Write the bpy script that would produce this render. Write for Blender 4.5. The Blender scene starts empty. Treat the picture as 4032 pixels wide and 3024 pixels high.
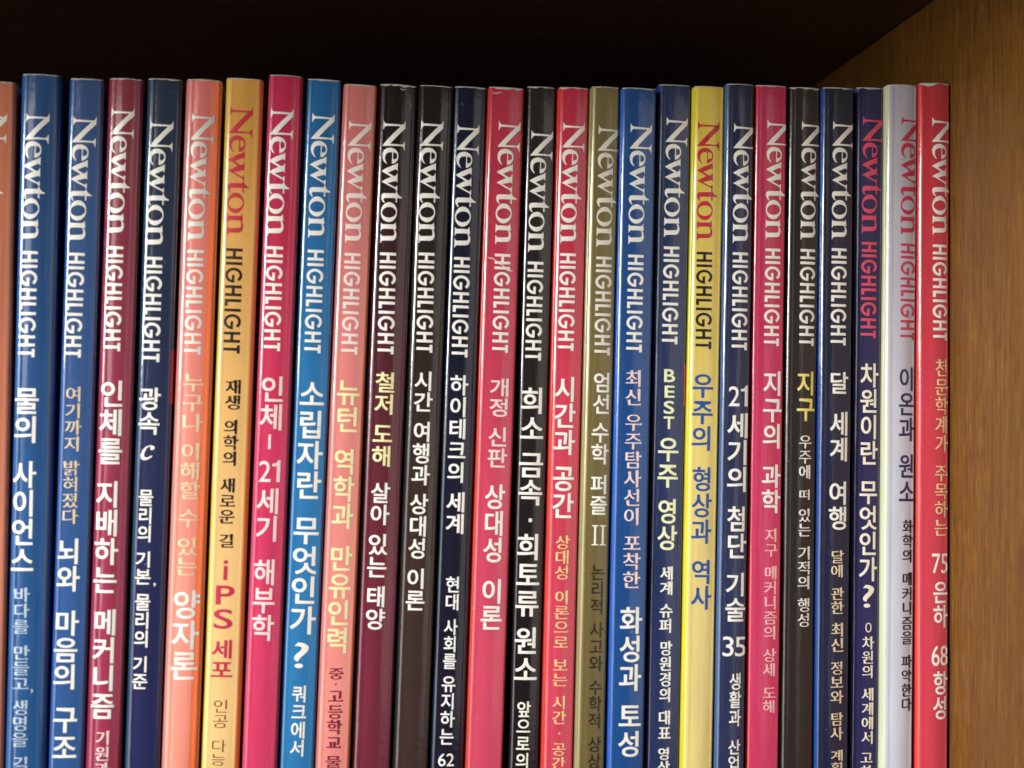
import bpy, bmesh, math, random
from mathutils import Vector, Matrix, noise
from mathutils.geometry import tessellate_polygon

scene = bpy.context.scene
COL = scene.collection
MM = 0.001

# ---------------------------------------------------------------- camera
CAM_LOC = (-0.18920, -0.41500, 0.15274)
CAM_ROT = ((0.990855, -0.134408, 0.011860), (-0.016670, -0.034721, 0.999258), (-0.133896, -0.990318, -0.036644))
cam_data = bpy.data.cameras.new('camera')
cam = bpy.data.objects.new('camera', cam_data)
COL.objects.link(cam)
m = Matrix.Identity(4)
for j in range(3):
    for k in range(3):
        m[k][j] = CAM_ROT[j][k]
m.translation = Vector(CAM_LOC)
cam.matrix_world = m
cam_data.sensor_width = 36.0
cam_data.lens = 5500.0 / 4032.0 * 36.0
cam_data.clip_start = 0.01
cam_data.clip_end = 50.0
cam_data.dof.use_dof = True
cam_data.dof.focus_distance = 0.435
cam_data.dof.aperture_fstop = 8.5
scene.camera = cam

# ---------------------------------------------------------------- light
world = bpy.data.worlds.new('World')
scene.world = world
world.use_nodes = True
bg = world.node_tree.nodes['Background']
bg.inputs['Color'].default_value = (0.95, 0.97, 1.0, 1)
bg.inputs['Strength'].default_value = 0.02

def area(name, loc, target, sx, sy, watts, col):
    d = bpy.data.lights.new(name, 'AREA')
    d.shape = 'RECTANGLE'; d.size = sx; d.size_y = sy
    d.energy = watts; d.color = col
    o = bpy.data.objects.new(name, d); COL.objects.link(o)
    o.location = loc
    o.rotation_euler = (Vector(target) - Vector(loc)).to_track_quat('-Z', 'Y').to_euler()
    return o

area('window_light', (-1.58, -0.92, 0.66), (-0.14, 0.0, 0.17), 0.44, 0.80, 49.0, (0.96, 0.99, 1.0))
area('window_floor_bounce', (-1.55, -0.92, -0.15), (-0.14, 0.0, 0.15), 1.1, 0.70, 7.5, (1.0, 0.96, 0.90))
area('room_fill', (-1.30, -1.15, 0.55), (-0.14, 0.0, 0.10), 1.0, 0.8, 7.0, (1.0, 0.94, 0.86))  # soft fill added from the left, stands for no particular lamp
area('room_fill', (0.95, -1.25, 0.30), (-0.14, 0.0, 0.10), 1.8, 1.3, 5.0, (1.0, 0.94, 0.88))  # wide fill added to lift the dark right folds of the spines

scene.view_settings.view_transform = 'Standard'
scene.view_settings.look = 'None'
scene.view_settings.exposure = 0.0
scene.view_settings.gamma = 1.0

# ---------------------------------------------------------------- helpers
def lin(h):
    out = []
    for i in (0, 2, 4):
        c = int(h[i:i + 2], 16) / 255.0
        out.append(c / 12.92 if c <= 0.04045 else ((c + 0.055) / 1.055) ** 2.4)
    return (out[0], out[1], out[2], 1.0)

def link(o, parent=None):
    COL.objects.link(o)
    if parent is not None:
        o.parent = parent
    return o

def new_mat(name):
    mt = bpy.data.materials.new(name)
    mt.use_nodes = True
    nt = mt.node_tree
    return mt, nt, nt.nodes, nt.links, nt.nodes['Principled BSDF']

def node(nt, kind, **kw):
    n = nt.nodes.new(kind)
    for k, v in kw.items():
        if k in ('operation', 'blend_type', 'data_type', 'wave_type', 'interpolation_type', 'noise_dimensions'):
            setattr(n, k, v)
        else:
            n.inputs[k].default_value = v
    return n

def cover_material(name, low, high, seed, rough=0.26, metal=0.0):
    """laminated printed card: colour runs from high (head of the book, often with shelf shade painted in) to low, faint print mottle, rippled film"""
    mt, nt, N, L, P = new_mat(name)
    tc = node(nt, 'ShaderNodeTexCoord')
    sep = node(nt, 'ShaderNodeSeparateXYZ')
    L.new(tc.outputs['Object'], sep.inputs[0])
    mr = node(nt, 'ShaderNodeMapRange')
    mr.inputs['From Min'].default_value = 0.10; mr.inputs['From Max'].default_value = 0.24
    L.new(sep.outputs['Z'], mr.inputs['Value'])
    mix = node(nt, 'ShaderNodeMix', data_type='RGBA')
    L.new(mr.outputs[0], mix.inputs['Factor'])
    mix.inputs['A'].default_value = low; mix.inputs['B'].default_value = high
    # print mottle
    off = node(nt, 'ShaderNodeVectorMath', operation='ADD')
    L.new(tc.outputs['Object'], off.inputs[0]); off.inputs[1].default_value = (seed * .37, seed * .11, seed * .23)
    mp = node(nt, 'ShaderNodeVectorMath', operation='MULTIPLY')
    L.new(off.outputs[0], mp.inputs[0]); mp.inputs[1].default_value = (160, 160, 26)
    nz = node(nt, 'ShaderNodeTexNoise', Scale=1.0, Detail=5.0, Roughness=.6)
    L.new(mp.outputs[0], nz.inputs['Vector'])
    hs = node(nt, 'ShaderNodeMapRange')
    hs.inputs['From Min'].default_value = .3; hs.inputs['From Max'].default_value = .7
    hs.inputs['To Min'].default_value = .90; hs.inputs['To Max'].default_value = 1.08
    L.new(nz.outputs['Fac'], hs.inputs['Value'])
    sc = node(nt, 'ShaderNodeVectorMath', operation='SCALE')
    L.new(mix.outputs['Result'], sc.inputs[0]); L.new(hs.outputs[0], sc.inputs['Scale'])
    # rubbed flecks and dust specks
    mp2 = node(nt, 'ShaderNodeVectorMath', operation='MULTIPLY')
    L.new(off.outputs[0], mp2.inputs[0]); mp2.inputs[1].default_value = (1300, 1300, 1050)
    fl = node(nt, 'ShaderNodeTexNoise', Scale=1.0, Detail=2.0, Roughness=.5)
    L.new(mp2.outputs[0], fl.inputs['Vector'])
    fr = node(nt, 'ShaderNodeMapRange')
    fr.inputs['From Min'].default_value = .765; fr.inputs['From Max'].default_value = .80
    fr.inputs['To Max'].default_value = .45
    L.new(fl.outputs['Fac'], fr.inputs['Value'])
    mx = node(nt, 'ShaderNodeMix', data_type='RGBA')
    L.new(fr.outputs[0], mx.inputs['Factor']); L.new(sc.outputs[0], mx.inputs['A'])
    mx.inputs['B'].default_value = (.55, .53, .5, 1)
    L.new(mx.outputs['Result'], P.inputs['Base Color'])
    # roughness varies in long vertical smears
    mp3 = node(nt, 'ShaderNodeVectorMath', operation='MULTIPLY')
    L.new(off.outputs[0], mp3.inputs[0]); mp3.inputs[1].default_value = (420, 420, 12)
    n3 = node(nt, 'ShaderNodeTexNoise', Scale=1.0, Detail=4.0)
    L.new(mp3.outputs[0], n3.inputs['Vector'])
    r3 = node(nt, 'ShaderNodeMapRange')
    r3.inputs['From Min'].default_value = .3; r3.inputs['From Max'].default_value = .7
    r3.inputs['To Min'].default_value = rough - .05; r3.inputs['To Max'].default_value = rough + .09
    L.new(n3.outputs['Fac'], r3.inputs['Value'])
    L.new(r3.outputs[0], P.inputs['Roughness'])
    P.inputs['Metallic'].default_value = metal
    P.inputs['Coat Weight'].default_value = .7
    cr = node(nt, 'ShaderNodeMapRange')
    cr.inputs['From Min'].default_value = .35; cr.inputs['From Max'].default_value = .7
    cr.inputs['To Min'].default_value = .07; cr.inputs['To Max'].default_value = .20
    L.new(nz.outputs['Fac'], cr.inputs['Value']); L.new(cr.outputs[0], P.inputs['Coat Roughness'])
    P.inputs['Specular IOR Level'].default_value = .5
    # lamination ripple
    mp4 = node(nt, 'ShaderNodeVectorMath', operation='MULTIPLY')
    L.new(off.outputs[0], mp4.inputs[0]); mp4.inputs[1].default_value = (320, 320, 38)
    n4 = node(nt, 'ShaderNodeTexNoise', Scale=1.0, Detail=3.0, Roughness=.55)
    L.new(mp4.outputs[0], n4.inputs['Vector'])
    b1 = node(nt, 'ShaderNodeBump', Strength=.30 + .25 * ((seed * .618) % 1), Distance=.0003)
    L.new(n4.outputs['Fac'], b1.inputs['Height'])
    n5 = node(nt, 'ShaderNodeTexNoise', Scale=1.0, Detail=3.0)
    mp5 = node(nt, 'ShaderNodeVectorMath', operation='MULTIPLY')
    L.new(off.outputs[0], mp5.inputs[0]); mp5.inputs[1].default_value = (900, 900, 700)
    L.new(mp5.outputs[0], n5.inputs['Vector'])
    b2 = node(nt, 'ShaderNodeBump', Strength=.4, Distance=.00006)
    L.new(n5.outputs['Fac'], b2.inputs['Height']); L.new(b1.outputs[0], b2.inputs['Normal'])
    L.new(b2.outputs[0], P.inputs['Normal']); L.new(b2.outputs[0], P.inputs['Coat Normal'])
    return mt

_ink = {}
def ink_material(h):
    if h in _ink:
        return _ink[h]
    mt, nt, N, L, P = new_mat('printed_ink_' + h)
    tc = node(nt, 'ShaderNodeTexCoord')
    nz = node(nt, 'ShaderNodeTexNoise', Scale=900.0, Detail=3.0)
    L.new(tc.outputs['Object'], nz.inputs['Vector'])
    hs = node(nt, 'ShaderNodeMapRange')
    hs.inputs['To Min'].default_value = .90; hs.inputs['To Max'].default_value = 1.06
    L.new(nz.outputs['Fac'], hs.inputs['Value'])
    sc = node(nt, 'ShaderNodeVectorMath', operation='SCALE')
    sc.inputs[0].default_value = lin(h)[:3]
    L.new(hs.outputs[0], sc.inputs['Scale']); L.new(sc.outputs[0], P.inputs['Base Color'])
    P.inputs['Roughness'].default_value = .40
    P.inputs['Coat Weight'].default_value = .7; P.inputs['Coat Roughness'].default_value = .12
    _ink[h] = mt
    return mt

def plain_material(name, h, rough=.8, var=.12, scale=300.0):
    mt, nt, N, L, P = new_mat(name)
    tc = node(nt, 'ShaderNodeTexCoord')
    nz = node(nt, 'ShaderNodeTexNoise', Scale=scale, Detail=4.0)
    L.new(tc.outputs['Object'], nz.inputs['Vector'])
    hs = node(nt, 'ShaderNodeMapRange')
    hs.inputs['To Min'].default_value = 1 - var; hs.inputs['To Max'].default_value = 1 + var
    L.new(nz.outputs['Fac'], hs.inputs['Value'])
    sc = node(nt, 'ShaderNodeVectorMath', operation='SCALE')
    sc.inputs[0].default_value = lin(h)[:3]
    L.new(hs.outputs[0], sc.inputs['Scale']); L.new(sc.outputs[0], P.inputs['Base Color'])
    P.inputs['Roughness'].default_value = rough
    return mt

def wood_material(name, grain, dark, mid, light):
    """varnished oak veneer; grain = index of the axis the fibres run along"""
    mt, nt, N, L, P = new_mat(name)
    tc = node(nt, 'ShaderNodeTexCoord')
    def stretched(across, along, detail, rough, dist=0.0):
        mp = node(nt, 'ShaderNodeVectorMath', operation='MULTIPLY')
        v = [across] * 3; v[grain] = along
        L.new(tc.outputs['Object'], mp.inputs[0]); mp.inputs[1].default_value = v
        n = node(nt, 'ShaderNodeTexNoise', Scale=1.0, Detail=detail, Roughness=rough, Distortion=dist)
        L.new(mp.outputs[0], n.inputs['Vector'])
        return n
    a = stretched(1050, 30, 5, .6, .08)
    ramp = node(nt, 'ShaderNodeValToRGB')
    e = ramp.color_ramp.elements
    e[0].position = .28; e[0].color = lin(dark)
    e[1].position = .74; e[1].color = lin(light)
    k = e.new(.50); k.color = lin(mid)
    L.new(a.outputs['Fac'], ramp.inputs[0])
    b = stretched(60, 2.2, 3, .5, .3)
    hs = node(nt, 'ShaderNodeMapRange')
    hs.inputs['From Min'].default_value = .3; hs.inputs['From Max'].default_value = .7
    hs.inputs['To Min'].default_value = .93; hs.inputs['To Max'].default_value = 1.06
    L.new(b.outputs['Fac'], hs.inputs['Value'])
    sc = node(nt, 'ShaderNodeVectorMath', operation='SCALE')
    L.new(ramp.outputs[0], sc.inputs[0]); L.new(hs.outputs[0], sc.inputs['Scale'])
    # short dark pores and the pale flecks between them
    def dashes(prev, across, along, lo, hi, amount, col, shift):
        of = node(nt, 'ShaderNodeVectorMath', operation='ADD')
        L.new(tc.outputs['Object'], of.inputs[0]); of.inputs[1].default_value = (shift, shift, shift)
        mp = node(nt, 'ShaderNodeVectorMath', operation='MULTIPLY')
        v = [across] * 3; v[grain] = along
        L.new(of.outputs[0], mp.inputs[0]); mp.inputs[1].default_value = v
        n = node(nt, 'ShaderNodeTexNoise', Scale=1.0, Detail=2.0, Roughness=.5)
        L.new(mp.outputs[0], n.inputs['Vector'])
        r = node(nt, 'ShaderNodeMapRange')
        r.inputs['From Min'].default_value = lo; r.inputs['From Max'].default_value = hi
        r.inputs['To Max'].default_value = amount
        L.new(n.outputs['Fac'], r.inputs['Value'])
        mx = node(nt, 'ShaderNodeMix', data_type='RGBA')
        L.new(r.outputs[0], mx.inputs['Factor']); L.new(prev, mx.inputs['A'])
        mx.inputs['B'].default_value = lin(col)
        return mx.outputs['Result'], n
    c1, pn = dashes(sc.outputs[0], 1500, 130, .55, .64, .46, '3E240C', 0.0)
    c2, _ = dashes(c1, 1300, 110, .60, .70, .28, 'A87634', 3.7)
    c3, _ = dashes(c2, 900, 60, .80, .83, .5, 'B49A84', 7.1)
    L.new(c3, P.inputs['Base Color'])
    P.inputs['Roughness'].default_value = .5
    bp = node(nt, 'ShaderNodeBump', Strength=.5, Distance=.00012)
    inv = node(nt, 'ShaderNodeMath', operation='SUBTRACT')
    inv.inputs[0].default_value = 1.0
    L.new(pn.outputs['Fac'], inv.inputs[1])
    L.new(inv.outputs[0], bp.inputs['Height'])
    L.new(bp.outputs[0], P.inputs['Normal'])
    return mt

# ---------------------------------------------------------------- measured sizes
SLABS = [  # x at the shelf, lean in degrees, thickness, height, forward offset (mm)
    (-281.85, -0.324, 9.63, 252.43, 0.0),
    (-271.22, -0.039, 11.37, 255.11, 0.0),
    (-260.48, 0.403, 9.85, 254.45, 0.0),
    (-250.42, 0.643, 10.02, 254.92, 0.5),
    (-239.72, 0.704, 10.22, 255.49, 0.0),
    (-229.23, 0.897, 10.51, 255.67, 0.5),
    (-217.95, 0.973, 10.97, 256.65, 0.0),
    (-206.77, 1.174, 10.16, 257.93, 0.8),
    (-196.43, 1.354, 10.27, 257.45, 0.0),
    (-186.04, 1.412, 9.96, 256.22, 0.5),
    (-174.92, 1.443, 11.39, 256.94, 0.0),
    (-163.33, 1.388, 10.33, 256.94, 0.5),
    (-152.41, 1.277, 10.06, 257.15, 0.0),
    (-141.37, 1.187, 10.93, 257.05, 2.0),
    (-129.25, 0.863, 8.87, 257.91, 1.0),
    (-119.46, 0.824, 9.31, 257.69, 3.0),
    (-110.00, 0.809, 8.90, 257.79, 5.0),
    (-99.31, 0.651, 10.78, 257.47, 6.5),
    (-87.89, 0.637, 10.20, 259.37, 5.0),
    (-77.89, 0.685, 9.55, 258.87, 7.0),
    (-68.01, 0.563, 8.84, 259.75, 8.0),
    (-57.64, 0.464, 10.10, 259.85, 7.5),
    (-46.96, 0.490, 9.97, 259.85, 7.0),
    (-36.37, 0.380, 9.93, 259.92, 8.5),
    (-25.36, 0.333, 8.80, 260.91, 6.5),
    (-15.94, 0.342, 9.77, 261.58, 9.0),
    (-4.93, 0.120, 9.95, 262.28, 10.0),
]
LOGO = {  # baseline across at start and end, heights of start, end, start, end (mm)
    0: (-3.9, -4.3, 243.6, 206.5, 203.5, 173.2),
    1: (-3.95, -4.71, 244.03, 206.84, 203.89, 173.45),
    2: (-3.39, -3.97, 243.61, 206.85, 203.78, 173.58),
    3: (-3.74, -3.66, 246.46, 209.18, 205.9, 175.57),
    4: (-3.7, -3.58, 243.27, 206.08, 203.2, 172.69),
    5: (-3.1, -2.93, 245.91, 208.06, 205.51, 175.0),
    6: (-3.9, -3.35, 248.37, 210.18, 206.36, 175.61),
    7: (-4.08, -3.49, 248.15, 210.29, 207.17, 176.5),
    8: (-3.1, -2.61, 247.43, 210.14, 206.61, 176.19),
    9: (-2.85, -2.37, 245.52, 208.89, 205.92, 175.95),
    10: (-3.96, -2.95, 246.1, 209.21, 206.37, 176.22),
    11: (-4.04, -2.91, 246.5, 209.49, 206.64, 176.9),
    12: (-3.59, -2.86, 245.86, 208.52, 205.71, 175.79),
    13: (-2.06, -1.83, 246.84, 209.63, 206.8, 177.27),
    14: (-2.65, -2.72, 244.79, 207.68, 204.87, 175.19),
    15: (-2.93, -2.88, 247.19, 210.43, 207.46, 178.16),
    16: (-1.81, -1.55, 246.17, 209.29, 206.47, 176.93),
    17: (-2.46, -2.39, 246.81, 210.24, 207.12, 177.93),
    18: (-2.36, -2.52, 249.65, 212.98, 210.18, 180.66),
    19: (-3.29, -2.75, 248.35, 211.99, 208.59, 179.28),
    20: (-1.75, -1.44, 247.89, 211.38, 208.6, 179.16),
    21: (-1.15, -1.28, 249.46, 212.88, 210.15, 180.66),
    22: (-0.86, -0.92, 249.67, 213.18, 210.35, 180.93),
    23: (-1.59, -1.76, 249.8, 213.45, 210.67, 181.16),
    24: (-2.04, -2.17, 252.12, 215.85, 213.22, 183.72),
    25: (-0.4, -0.21, 251.96, 215.37, 212.74, 183.26),
    26: (-0.99, -0.48, 251.8, 215.53, 212.56, 183.3),
}
TEXT = {  # words: text, style, ink, centre across, width, top, bottom (mm)
    1: [
        ('물의', 'H', 'w', -1.93, 6.74, 164.51, 148.87),
        ('사이언스', 'H', 'w', -2.06, 6.63, 143.68, 112.47),
        ('바다를', 'S', 'g', -1.93, 4.63, 107.77, 94.7),
        ('만들고', 'S', 'g', -1.65, 4.76, 91.38, 79.11),
        (',', 'S', 'g', 1.46, 0.71, 79.07, 77.71),
        ('생명을', 'S', 'g', -1.5, 4.4, 75.94, 62.8),
        ('길러낸', 'S', 'g', -1.13, 4.17, 60.09, 46.31),
    ],
    2: [
        ('여기까지', 'S', 'o', -0.75, 4.7, 165.18, 146.48),
        ('밝혀졌다', 'S', 'o', -0.93, 4.69, 143.93, 125.76),
        ('뇌와', 'H', 'w', -0.9, 6.46, 121.62, 106.5),
        ('마음의', 'H', 'w', -0.84, 6.67, 101.09, 78.73),
        ('구조', 'H', 'w', -0.45, 6.57, 73.49, 59.4),
    ],
    3: [
        ('인체를', 'H', 'w', -0.86, 6.75, 167.06, 142.99),
        ('지배하는', 'H', 'w', -0.99, 6.72, 138.13, 106.15),
        ('메커니즘', 'H', 'w', -0.6, 6.48, 101.47, 70.39),
        ('기원과', 'S', 'p', -0.07, 4.24, 67.06, 54.0),
    ],
    4: [
        ('광속', 'H', 'w', -1.15, 6.12, 165.2, 151.57),
        ('c', 'C', 'w', -1.3, 4.08, 148.54, 144.13),
        ('물리의', 'M', 'w', -1.28, 4.16, 135.64, 120.6),
        ('기본', 'M', 'w', -1.37, 4.43, 117.96, 108.45),
        (',', 'S', 'w', 1.95, 0.72, 108.94, 107.84),
        ('물리의', 'M', 'w', -1.18, 4.28, 105.68, 90.4),
        ('기준', 'M', 'w', -1.28, 4.28, 87.87, 78.56),
    ],
    5: [
        ('누구나', 'S', 'y', 0.18, 6.17, 169.34, 152.45),
        ('이해할', 'S', 'y', 0.19, 5.93, 149.4, 133.12),
        ('수', 'S', 'y', 0.13, 5.92, 130.19, 124.85),
        ('있는', 'S', 'y', 0.06, 5.91, 122.06, 111.18),
        ('양자론', 'H', 'w', 0.28, 7.63, 106.78, 81.19),
    ],
    6: [
        ('재생', 'B', 'k', -0.15, 4.38, 167.96, 159.14),
        ('의학의', 'B', 'k', -0.2, 4.37, 156.22, 142.74),
        ('새로운', 'B', 'k', -0.56, 4.5, 139.21, 126.01),
        ('길', 'B', 'k', -0.47, 4.13, 123.07, 119.02),
        ('i', 'A', 'c', -0.39, 1.28, 115.38, 109.62),
        ('P', 'A', 'c', -0.27, 5.27, 108.08, 102.51),
        ('S', 'A', 'c', -0.57, 5.4, 101.25, 95.55),
        ('세포', 'H', 'c', -0.52, 6.18, 92.44, 81.66),
        ('인공', 'L', 'k', -0.32, 4.11, 75.19, 67.11),
        ('다능', 'L', 'k', -0.46, 4.11, 63.66, 56.29),
        ('성줄', 'L', 'k', -0.74, 4.1, 53.3, 44.57),
    ],
    7: [
        ('인체', 'M', 'p', -0.68, 6.39, 169.06, 153.28),
        ('|', 'A', 'p', -0.75, 0.74, 151.99, 147.77),
        ('21', 'N', 'p', -0.43, 6.1, 144.63, 138.17),
        ('세기', 'M', 'p', -0.72, 6.23, 136.38, 120.87),
        ('해부학', 'M', 'p', -0.6, 6.36, 115.73, 92.11),
    ],
    8: [
        ('소립자란', 'H', 'w', 0.17, 7.47, 167.51, 133.32),
        ('무엇인가', 'H', 'w', 0.15, 7.45, 127.74, 93.8),
        ('?', 'N', 'w', 0.16, 4.18, 91.45, 83.99),
        ('쿼크에서', 'M', 'w', 0.1, 4.26, 78.95, 58.41),
    ],
    9: [
        ('뉴턴', 'H', 'y', 0.23, 6.58, 168.17, 153.02),
        ('역학과', 'H', 'y', -0.05, 6.33, 148.01, 124.54),
        ('만유인력', 'H', 'y', 0.05, 6.55, 119.57, 88.41),
        ('중', 'B', 'm', 0.0, 4.29, 84.19, 80.69),
        ('·', 'D', 'm', -0.06, 0.56, 79.57, 79.01),
        ('고등학교', 'B', 'm', 0.13, 4.43, 77.42, 60.89),
        ('물', 'B', 'm', 0.12, 4.42, 58.56, 55.08),
    ],
    10: [
        ('철저', 'H', 'y', -0.39, 5.6, 170.83, 158.27),
        ('도해', 'H', 'y', -0.48, 5.68, 155.1, 142.91),
        ('살아', 'H', 'w', -0.35, 5.58, 138.15, 125.71),
        ('있는', 'H', 'w', -0.54, 5.66, 123.08, 110.34),
        ('태양', 'H', 'w', -0.39, 5.56, 107.74, 95.04),
    ],
    11: [
        ('시간', 'H', 'w', -0.32, 5.49, 171.3, 159.37),
        ('여행과', 'H', 'w', -0.23, 5.34, 156.35, 137.55),
        ('상대성', 'H', 'w', -0.35, 5.33, 135.01, 115.82),
        ('이론', 'H', 'w', -0.44, 5.46, 112.96, 100.68),
    ],
    12: [
        ('하이테크의', 'H', 'w', -0.26, 5.38, 170.39, 138.32),
        ('세계', 'H', 'w', -0.23, 5.37, 135.54, 123.15),
        ('현대', 'M', 'w', -0.25, 3.92, 110.53, 100.57),
        ('사회를', 'M', 'w', -0.29, 4.06, 97.95, 83.28),
        ('유지하는', 'M', 'w', -0.3, 4.2, 81.15, 61.11),
        ('62', 'N', 'w', -0.26, 4.67, 58.52, 54.76),
    ],
    13: [
        ('개정', 'M', 'p', 0.7, 5.55, 169.58, 158.09),
        ('신판', 'M', 'p', 0.8, 5.78, 154.97, 143.02),
        ('상대성', 'H', 'w', 0.49, 6.01, 137.99, 114.91),
        ('이론', 'H', 'w', 0.56, 6.24, 110.01, 95.09),
    ],
    14: [
        ('희소', 'H', 'w', -0.1, 6.82, 167.02, 151.71),
        ('금속', 'H', 'w', -0.02, 7.05, 147.37, 131.78),
        ('·', 'Q', 'w', 0.07, 0.97, 127.9, 126.85),
        ('희토류', 'H', 'w', -0.13, 6.79, 123.34, 98.76),
        ('원소', 'H', 'w', -0.14, 6.77, 95.56, 80.02),
        ('앞으로의', 'M', 'w', -0.32, 4.1, 73.71, 53.83),
    ],
    15: [
        ('시간과', 'H', 'w', -0.2, 6.34, 170.33, 147.02),
        ('공간', 'H', 'w', -0.11, 6.33, 143.42, 128.2),
        ('상대성', 'S', 'y', 0.13, 4.37, 123.08, 109.96),
        ('이론으로', 'S', 'y', 0.25, 4.36, 106.72, 89.84),
        ('보는', 'S', 'y', 0.26, 4.36, 86.27, 78.45),
        ('시간', 'S', 'y', 0.29, 4.11, 75.61, 67.32),
        ('·', 'D', 'y', 0.37, 0.58, 64.87, 64.3),
        ('공간', 'S', 'y', 0.44, 4.11, 61.65, 53.86),
    ],
    16: [
        ('엄선', 'M', 'w', 0.83, 4.89, 171.75, 159.4),
        ('수학', 'M', 'w', 0.85, 5.27, 156.66, 144.29),
        ('퍼즐', 'M', 'w', 0.82, 5.12, 141.18, 129.33),
        ('II', 'R', 'w', 1.11, 4.29, 126.22, 120.26),
        ('논리적', 'M', 'b', 1.0, 3.89, 114.39, 99.79),
        ('사고와', 'M', 'b', 1.07, 4.13, 97.56, 82.95),
        ('수학적', 'M', 'b', 1.09, 3.88, 80.49, 66.17),
        ('상상', 'M', 'b', 1.18, 3.87, 63.81, 54.38),
    ],
    17: [
        ('최신', 'S', 'p', 0.03, 4.8, 172.56, 162.04),
        ('우주탐사선이', 'S', 'p', 0.38, 5.28, 159.25, 126.34),
        ('포착한', 'S', 'p', 0.59, 5.37, 123.24, 107.76),
        ('화성과', 'H', 'w', 0.72, 6.72, 102.15, 77.41),
        ('토성', 'H', 'w', 0.87, 6.71, 73.15, 58.05),
    ],
    18: [
        ('B', 'E', 'y', -0.01, 3.37, 173.08, 169.2),
        ('E', 'E', 'y', 0.08, 3.07, 168.14, 164.51),
        ('S', 'E', 'y', -0.03, 3.27, 163.54, 159.67),
        ('T', 'E', 'y', 0.06, 3.27, 158.85, 155.08),
        ('우주', 'H', 'y', 0.04, 6.18, 152.42, 137.48),
        ('영상', 'H', 'y', 0.25, 6.02, 134.11, 118.83),
        ('세계', 'B', 'w', 0.22, 3.85, 114.03, 105.41),
        ('슈퍼', 'B', 'w', 0.29, 4.04, 102.77, 94.17),
        ('망원경의', 'B', 'w', 0.49, 3.84, 91.87, 73.66),
        ('대표', 'B', 'w', 0.4, 3.83, 71.28, 62.96),
        ('영상', 'B', 'w', 0.4, 3.73, 60.35, 52.75),
    ],
    19: [
        ('우주의', 'H', 'b', -0.35, 6.2, 171.7, 148.69),
        ('형상과', 'H', 'b', -0.02, 6.04, 143.87, 120.92),
        ('역사', 'H', 'b', 0.23, 6.17, 116.13, 101.3),
    ],
    20: [
        ('21', 'N', 'w', 0.88, 5.88, 168.48, 162.19),
        ('세기의', 'H', 'w', 0.8, 6.22, 160.15, 136.53),
        ('첨단', 'H', 'w', 1.03, 5.96, 132.21, 116.7),
        ('기술', 'H', 'w', 0.99, 6.05, 112.38, 97.89),
        ('35', 'N', 'w', 0.88, 7.18, 93.4, 87.53),
        ('생활과', 'M', 'w', 1.33, 3.71, 82.62, 66.82),
        ('산업', 'M', 'w', 1.25, 3.7, 62.92, 53.76),
    ],
    21: [
        ('지구의', 'H', 'w', 1.65, 5.93, 172.95, 149.65),
        ('과학', 'H', 'w', 1.56, 5.92, 144.81, 130.16),
        ('지구', 'S', 'p', 1.78, 4.01, 125.57, 117.14),
        ('메커니즘의', 'S', 'p', 1.77, 4.1, 114.39, 92.38),
        ('상세', 'S', 'p', 1.76, 4.09, 89.74, 81.36),
        ('도해', 'S', 'p', 1.76, 3.99, 78.25, 70.46),
    ],
    22: [
        ('지구', 'H', 'y', 1.46, 5.67, 173.07, 158.04),
        ('우주에', 'S', 'w', 1.44, 3.95, 153.65, 140.51),
        ('떠', 'S', 'w', 1.33, 3.28, 137.35, 134.2),
        ('있는', 'S', 'w', 1.44, 3.94, 131.63, 123.24),
        ('기적의', 'S', 'w', 1.37, 3.78, 120.24, 107.28),
        ('행성', 'S', 'w', 1.44, 3.78, 104.67, 96.08),
    ],
    23: [
        ('달', 'H', 'w', 1.15, 5.59, 173.03, 166.44),
        ('세계', 'H', 'w', 1.01, 5.58, 160.97, 145.98),
        ('여행', 'H', 'w', 0.97, 5.57, 139.9, 125.3),
        ('달에', 'S', 'o', 1.14, 4.05, 119.15, 110.93),
        ('관한', 'S', 'o', 1.26, 4.04, 108.04, 100.07),
        ('최신', 'S', 'o', 1.27, 3.94, 97.42, 88.75),
        ('정보와', 'S', 'o', 1.3, 4.14, 85.86, 73.22),
        ('탐사', 'S', 'o', 1.38, 4.03, 70.63, 62.34),
        ('계획', 'S', 'o', 1.39, 3.77, 59.46, 52.52),
    ],
    24: [
        ('차원이란', 'H', 'w', 0.7, 5.75, 176.0, 145.05),
        ('무엇인가', 'H', 'w', 0.74, 5.73, 139.91, 109.59),
        ('?', 'N', 'w', 0.91, 3.58, 108.51, 101.6),
        ('0', 'Z', 'w', 0.89, 1.94, 97.08, 94.17),
        ('차원의', 'S', 'w', 0.91, 3.83, 92.95, 80.34),
        ('세계에서', 'S', 'w', 0.81, 3.67, 77.44, 60.51),
        ('고차', 'S', 'w', 0.73, 3.82, 57.86, 50.38),
    ],
    25: [
        ('이온과', 'H', 'n', 2.26, 5.4, 174.87, 152.31),
        ('원소', 'H', 'n', 2.43, 5.39, 148.39, 134.08),
        ('화학의', 'B', 'k', 2.57, 3.69, 128.47, 115.47),
        ('메커니즘을', 'B', 'k', 2.62, 3.58, 112.65, 90.82),
        ('파악한다', 'B', 'k', 2.64, 3.58, 87.67, 70.75),
    ],
    26: [
        ('천문학계가', 'S', 'y', 2.68, 4.75, 177.47, 148.99),
        ('주목하는', 'S', 'y', 2.76, 4.9, 145.23, 123.78),
        ('75', 'N', 'w', 2.66, 5.92, 118.32, 112.34),
        ('은하', 'H', 'w', 2.69, 5.4, 109.81, 95.96),
        ('68', 'N', 'w', 2.63, 6.06, 90.62, 84.47),
        ('항성', 'H', 'w', 2.66, 5.39, 82.87, 68.37),
    ],
}
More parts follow.
